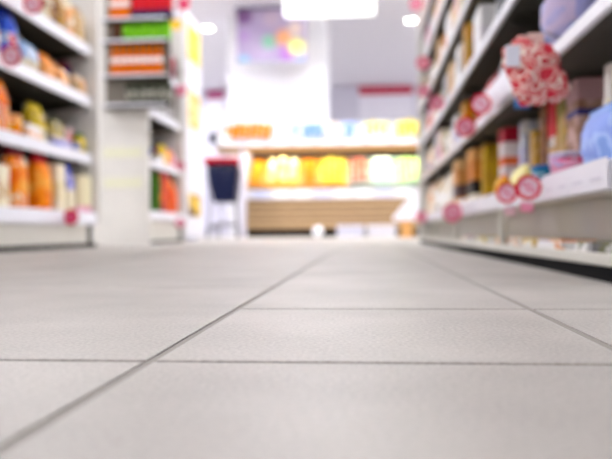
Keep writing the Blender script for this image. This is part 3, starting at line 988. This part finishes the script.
def crate(xc, y, z, tilt, wd, dp, fruit, r, where, nx=None, crate_c=(60, 130, 80)):
    """a crate leaning toward the aisle; y,z is its front lower edge"""
    t = thing('produce_crate', 'shallow crate of %s on the %s' % (fruit[1], where), 'crate', (xc, y, z), 0)
    t.rotation_euler = (tilt, 0, 0)
    cm = mat(crate_c, .5)
    e = .012
    obj('base_panel', box(-wd / 2, wd / 2, 0, dp, 0, e), cm, t)
    for s in (-1, 1):
        obj('side_panel', box(*sorted((s * wd / 2, s * (wd / 2 - e))), e, dp - e, e, .09), cm, t)
    obj('front_panel', box(-wd / 2, wd / 2, 0, e, e, .04), cm, t)
    obj('rear_panel', box(-wd / 2, wd / 2, dp - e, dp, e, .1), cm, t)
    M_ = Matrix.Translation((xc, y, z)) @ Matrix.Rotation(tilt, 4, 'X')
    kind, cols = FR[fruit[0]]
    me = fruit_mesh(kind, r)
    me.materials.append(fmat(cols))
    pitch = 2 * r * (1.22 if kind == 'long' else 1.03)
    nx_ = int((wd - 2 * e) / pitch); ny_ = int((dp - 2 * e) / pitch)
    for j in range(ny_):
        for i in range(nx_):
            x_ = (i - (nx_ - 1) / 2) * pitch
            y_ = dp / 2 + (j - (ny_ - 1) / 2) * pitch
            o = bpy.data.objects.new(fruit[0] if fruit[0] not in () else 'fruit', me)
            COL.objects.link(o)
            o.location = M_ @ Vector((x_, y_, e + r * 1.25 + (0.018 * ((i * 7 + j * 5) % 3) + 0.05 * math.sin(math.pi * (i + .5) / nx_) * (.4 + .6 * math.sin(math.pi * (j + .5) / ny_)))))
            o.rotation_euler = (tilt, random.uniform(-.3, .3), random.uniform(0, 6.28))
            tag(o, '%s heaped in the crate on the %s' % (fruit[2], where), 'vegetable' if 'cabbage' in fruit[0] or fruit[0] in ('avocado', 'potato') else 'fruit', '%s on the %s' % (fruit[1], where))


def PXX(px, y=PY):
    return on_y(px, 170, y).x


LOW = [(248, 262, ('mandarin', 'deep yellow mandarins', 'deep yellow mandarin'), .045, 'left end of the lower tier'),
       (263, 300, ('pale_melon', 'pale yellow melons', 'pale yellow melon'), .075, 'lower tier, second from left'),
       (301, 317, ('orange', 'oranges', 'bright orange'), .05, 'lower tier, third from left'),
       (318, 347, ('yellow_apple', 'yellow apples', 'bright yellow apple'), .048, 'middle of the lower tier'),
       (349, 369, ('red_apple', 'dull red apples', 'dull red apple'), .048, 'lower tier, beside the yellow apples'),
       (370, 394, ('white_cabbage', 'white green cabbages', 'whitish green cabbage'), .075, 'lower tier, near its right side'),
       (395, 425, ('green_apple', 'pale green apples', 'pale green apple'), .048, 'right end of the lower tier')]
for a_, b_, fr, r_, wh in LOW:
    xa, xb = PXX(a_), PXX(b_)
    crate((xa + xb) / 2, PY + .075, .84, R(46), xb - xa - .01, .62, fr, r_, wh, crate_c=(190, 214, 200) if fr[0] in ('red_apple', 'white_cabbage', 'green_apple') else (224, 170, 60))
UPP = [(222, 273, ('orange', 'oranges', 'orange'), .05, 'left end of the upper shelf'),
       (275, 289, ('pear', 'pale pears', 'pale pear'), .045, 'upper shelf, right of the oranges'),
       (290, 300, ('avocado', 'dark green avocados', 'dark green avocado'), .045, 'upper shelf above the oranges\' tier'),
       (301, 324, ('plum', 'bluish plums', 'bluish plum'), .042, 'upper shelf, left blue crate'),
       (325, 340, ('potato', 'tan potatoes', 'tan potato'), .045, 'middle of the upper shelf'),
       (341, 358, ('plum', 'bright blue plums', 'bright blue plum'), .042, 'upper shelf, right blue crate'),
       (360, 394, ('lemon', 'lemons', 'pale lemon'), .045, 'upper shelf, right of the blue crate'),
       (396, 422, ('yellow_apple', 'light yellow apples', 'light yellow apple'), .048, 'right end of the upper shelf')]
for a_, b_, fr, r_, wh in UPP:
    xa, xb = PXX(a_), PXX(b_)
    crate((xa + xb) / 2, PY + .065, 1.60, R(44), xb - xa - .01, .45, fr, r_, wh, crate_c=(206, 214, 230))
# slanted supports below the crates belong to the stand
for (z_, ti, dp, x0_, nm) in ((.84, R(46), .62, -SW + .1, 'lower_slope'), (1.60, R(44), .45, us0, 'upper_slope')):
    o = obj(nm, box(x0_, SW - .05, 0, dp, -.03, -.002), WOOD, st)
    o.location = (0, .075 if z_ < 1 else .065, z_)
    o.rotation_euler = (ti, 0, 0)
obj('slope_support', box(-SW + .1, SW - .05, .08, .12, .64, .80), WOOD, st)
obj('slope_support', box(us0 + .05, SW - .05, .07, .11, 1.53, 1.55), WOOD, st)

# hanging scale with a round dial at the stand's left end
p = on_y(224, 140, PY - .1)
t = thing('dial_scale', 'round white dial scale with grey bracket at produce stand\'s left end', 'scale', p)
bm = lathe([(.085, -.03), (.1, -.02), (.1, .02), (.09, .03)], 24)
bmesh.ops.transform(bm, matrix=Matrix.Rotation(R(90), 4, 'X'), verts=bm.verts[:])
obj('dial', bm, mat((250, 250, 255), .15), t)
obj('pointer', box(-.004, .004, -.034, -.031, -.01, .07), mat((60, 60, 70), .4), t)
obj('bracket', box(-.27, -.11, -.02, .06, -.06, .13, .01), mat((86, 86, 98), .4), t)
obj('arm', box(-.12, .02, .02, .07, -.02, .02), mat((86, 86, 98), .4), t)

# shopping cart
def cart():
    p = on_y(223, 225, 10.9)
    t = thing('shopping_cart', 'navy plastic shopping cart with red handle beside the produce stand', 'shopping cart', (p.x, 10.9, 0), R(4))
    NV = mat((4, 14, 52), .6, spec=.2); RD = mat((170, 0, 20), .6, spec=.15); CH_ = mat((104, 100, 108), .4, .3)
    # tapered basket: open box of ribs
    W0, W1, z0_, z1_ = .16, .25, .58, 1.16
    y0a, y1a = .02, .0
    D0, D1 = .62, .78

    def quadwall(pa, pb, pc, pd, th, nrib, nm):
        bm = bmesh.new()
        P = [Vector(q) for q in (pa, pb, pc, pd)]       # bottom a-b, top d-c
        nrm = (P[1] - P[0]).cross(P[3] - P[0]).normalized() * th
        for i in range(nrib):
            f0, f1 = i / nrib + .004, (i + .97) / nrib
            q = [P[0].lerp(P[1], f0), P[0].lerp(P[1], f1), P[3].lerp(P[2], f1), P[3].lerp(P[2], f0)]
            va = [bm.verts.new(v) for v in q]; vb = [bm.verts.new(v + nrm) for v in q]
            bm.faces.new(va); bm.faces.new(vb[::-1])
            for k in range(4):
                bm.faces.new((va[k], va[(k + 1) % 4], vb[(k + 1) % 4], vb[k]))
        obj(nm, bm, NV, t)
    quadwall((-W0, .03, z0_), (W0, .03, z0_), (W1, -.02, z1_), (-W1, -.02, z1_), .012, 9, 'rear_gate')
    quadwall((-W0, D0, z0_), (W0, D0, z0_), (W1 * .85, D1, z1_ - .06), (-W1 * .85, D1, z1_ - .06), .012, 9, 'front_wall')
    for s in (-1, 1):
        quadwall((s * W0, .03, z0_), (s * W0, D0, z0_), (s * W1 * .85, D1, z1_ - .06), (s * W1, -.02, z1_), .012, 14, 'side_wall')
    obj('basket_floor', box(-W0, W0, .03, D0, z0_ - .012, z0_), NV, t)
    obj('rim', tube([(-W1, -.02, z1_), (-W1 * .85, D1, z1_ - .06), (W1 * .85, D1, z1_ - .06), (W1, -.02, z1_), (-W1, -.02, z1_)], .014), NV, t)
    h = obj('handle', tube([(-W1 - .02, -.1, z1_ + .04), (W1 + .02, -.1, z1_ + .04)], .045, 12), RD, t)
    for s in (-1, 1):
        obj('handle_bracket', tube([(s * (W1 + .005), -.1, z1_ + .05), (s * (W1 - .01), .0, z1_ - .04)], .026), RD, t)
        obj('leg', tube([(s * W1 * .95, .02, z1_ - .1), (s * .2, .06, .5), (s * .23, .0, .16)], .022), CH_, t)
        obj('side_rail', tube([(s * .23, .0, .16), (s * .16, .7, .16), (s * .13, D0, z0_)], .022), CH_, t)
        for yy, xx in ((.0, .23), (.68, .165)):
            f = obj('caster_fork', box(s * xx - .02, s * xx + .02, yy - .02, yy + .02, .09, .16, .004), CH_, t)
            bm = lathe([(.05, -.018), (.06, -.012), (.06, .012), (.05, .018)], 18)
            bmesh.ops.transform(bm, matrix=Matrix.Translation((s * xx, yy, .0605)) @ Matrix.Rotation(R(90), 4, 'Y'), verts=bm.verts[:])
            obj('wheel', bm, BLACK, f)
    bm = bmesh.new()
    for k in range(7):
        x_ = -.18 + k * .06
        tube([(x_, .02, .19), (x_ * .75, .66, .26)], .012, 6, bm)
    obj('lower_rack', bm, CH_, t)
    obj('cross_bar', tube([(-.23, .0, .19), (.23, .0, .19)], .012), CH_, t)


cart()

# low white crates in front of the stand and a white ball put in as a glint
for k, (a_, b_, c) in enumerate(((336, 364, (206, 206, 222)), (366, 396, (214, 212, 220)))):
    xa, xb = PXX(a_, 11.5), PXX(b_, 11.5)
    t = thing('low_crate', 'low white crate on the floor before the stand, %s one' % ('left', 'right')[k], 'crate', ((xa + xb) / 2, 11.5, 0))
    hw = (xb - xa) / 2 - .01
    cm = mat(c, .5)
    obj('base_panel', box(-hw, hw, 0, .35, 0, .02), cm, t)
    for z_ in (.03, .085, .14):
        obj('front_slat', box(-hw, hw, 0, .012, z_, z_ + .045, .002), cm, t)
        obj('rear_slat', box(-hw, hw, .338, .35, z_, z_ + .045, .002), cm, t)
    for s in (-1, 1):
        obj('side_panel', box(*sorted((s * hw, s * (hw - .012))), .012, .338, .02, .185), cm, t)
p = on_z(318, 236.3, 0)
bm = bmesh.new()
bmesh.ops.create_icosphere(bm, subdivisions=3, radius=.085)
for v in bm.verts:
    n_ = v.co.normalized()
    v.co *= 1 + .12 * noise.noise(n_ * 3) + .06 * noise.noise(n_ * 7)
mz = min(v.co.z for v in bm.verts)
o = obj('glint_ball', bm, mat((238, 242, 255), .4), None, (on_y(318, 230, 11.3).x, 11.3, -mz))
tag(o, 'small round white ball standing in for a floor glint before the stand', 'paper')

# white promo bin with slanted board by the far end of the right rack
BY = 9.0
xa, xb = on_y(394, 210, BY).x, on_y(422, 210, BY).x
t = thing('promo_bin', 'white slanted promo bin on a cardboard post past the right rack', 'display stand', ((xa + xb) / 2, BY, 0))
hw = (xb - xa) / 2
bm = bmesh.new()
pts = [(-hw, .22), (hw, .22), (hw, .60), (hw * .55, .58), (-hw, .27)]
va = [bm.verts.new((x, 0, z)) for x, z in pts]; vb = [bm.verts.new((x, .28, z)) for x, z in pts]
bm.faces.new(va); bm.faces.new(vb[::-1])
for i in range(5):
    bm.faces.new((va[i], va[(i + 1) % 5], vb[(i + 1) % 5], vb[i]))
obj('bin', bm, mat((244, 243, 252), .4), t)
obj('post', box(-hw * .5, hw * .35, .05, .22, .02, .22), mat((226, 168, 96), .6), t)
obj('foot', box(-hw * .7, hw * .6, .02, .26, 0, .02), mat((210, 160, 100), .6), t)

# ------------------------------------------------------------------ banner and wall signs
def banner_mat():
    m = bpy.data.materials.new('banner_print'); m.use_nodes = True
    nt = m.node_tree; p = nt.nodes['Principled BSDF']; p.inputs['Roughness'].default_value = .5
    tc = nt.nodes.new('ShaderNodeTexCoord')
    nz = nt.nodes.new('ShaderNodeTexNoise'); nz.inputs['Scale'].default_value = 3
    rp = nt.nodes.new('ShaderNodeValToRGB'); rp.color_ramp.elements[0].color = lin((132, 110, 152)); rp.color_ramp.elements[1].color = lin((190, 178, 202))
    nt.links.new(tc.outputs['Object'], nz.inputs[0]); nt.links.new(nz.outputs[0], rp.inputs[0])
    cur = rp.outputs[0]
    for (cx, cz, rad, col) in ((-.5, .35, .2, (110, 70, 120)), (-.5, .0, .14, (160, 130, 180)), (-.5, -.45, .14, (120, 170, 200)), (-.05, -.12, .16, (120, 180, 150)), (.22, -.05, .2, (226, 160, 110)), (.3, -.33, .2, (150, 80, 170)),
                               (.45, -.22, .2, (240, 236, 130)), (.42, .1, .16, (214, 190, 180)), (.5, -.47, .12, (90, 120, 180)), (.5, .45, .1, (40, 50, 120)), (.0, .3, .2, (180, 160, 180))):
        vm = nt.nodes.new('ShaderNodeVectorMath'); vm.operation = 'DISTANCE'; vm.inputs[1].default_value = (cx, 0, cz)
        mr = nt.nodes.new('ShaderNodeMapRange'); mr.inputs[1].default_value = rad; mr.inputs[2].default_value = rad * .5
        mx = nt.nodes.new('ShaderNodeMix'); mx.data_type = 'RGBA'; mx.inputs[7].default_value = lin(col)
        nt.links.new(tc.outputs['Object'], vm.inputs[0]); nt.links.new(vm.outputs['Value'], mr.inputs[0])
        nt.links.new(mr.outputs[0], mx.inputs[0]); nt.links.new(cur, mx.inputs[6]); cur = mx.outputs[2]
    nt.links.new(cur, p.inputs['Base Color'])
    return m


a_, b_ = on_y(237, 62, 12.6), on_y(307, 62, 12.6)
top_z = CH - .12
t = thing('hanging_banner', 'mauve food picture banner hung from ceiling before the pillar', 'banner', ((a_.x + b_.x) / 2, 12.6, (a_.z + top_z) / 2))
hw, hh = (b_.x - a_.x) / 2, (top_z - a_.z) / 2
obj('sheet', box(-hw, hw, -.006, .006, -hh, hh), banner_mat(), t)
obj('top_bar', box(-hw - .03, hw + .03, -.015, .015, hh, hh + .04), mat((50, 46, 90), .4), t)
for s in (-1, 1):
    obj('cord', tube([(s * hw * .9, 0, hh + .04), (s * hw * .9, 0, CH - (a_.z + top_z) / 2)], .006), mat((60, 60, 80), .4), t)
obj('bottom_bar', box(-hw - .01, hw + .01, -.012, .012, -hh - .02, -hh), mat((190, 190, 210), .4), t)


def wall_sign(px0, px1, py0, pyr, py1, red, label):
    Y = RY1 - .03
    a_, b_ = on_y(px0, py0, Y), on_y(px1, py1, Y)
    zr = on_y(px0, pyr, Y).z
    t = thing('wall_sign', label, 'sign', ((a_.x + b_.x) / 2, Y, b_.z), 0, 'wall signs')
    hw = (b_.x - a_.x) / 2
    obj('board', box(-hw, hw, 0, .03, 0, zr - b_.z, .004), mat((240, 238, 248), .5), t)
    obj('header_band', box(-hw, hw, -.02, .03, zr - b_.z, a_.z - b_.z, .004), mat(red, .4), t)


wall_sign(359, 413, 87, 95, 118, (196, 20, 70), 'white wall sign with red header band right of the pillar')
wall_sign(207, 224, 91, 99, 122, (170, 40, 110), 'small wall sign with magenta header left of the pillar')
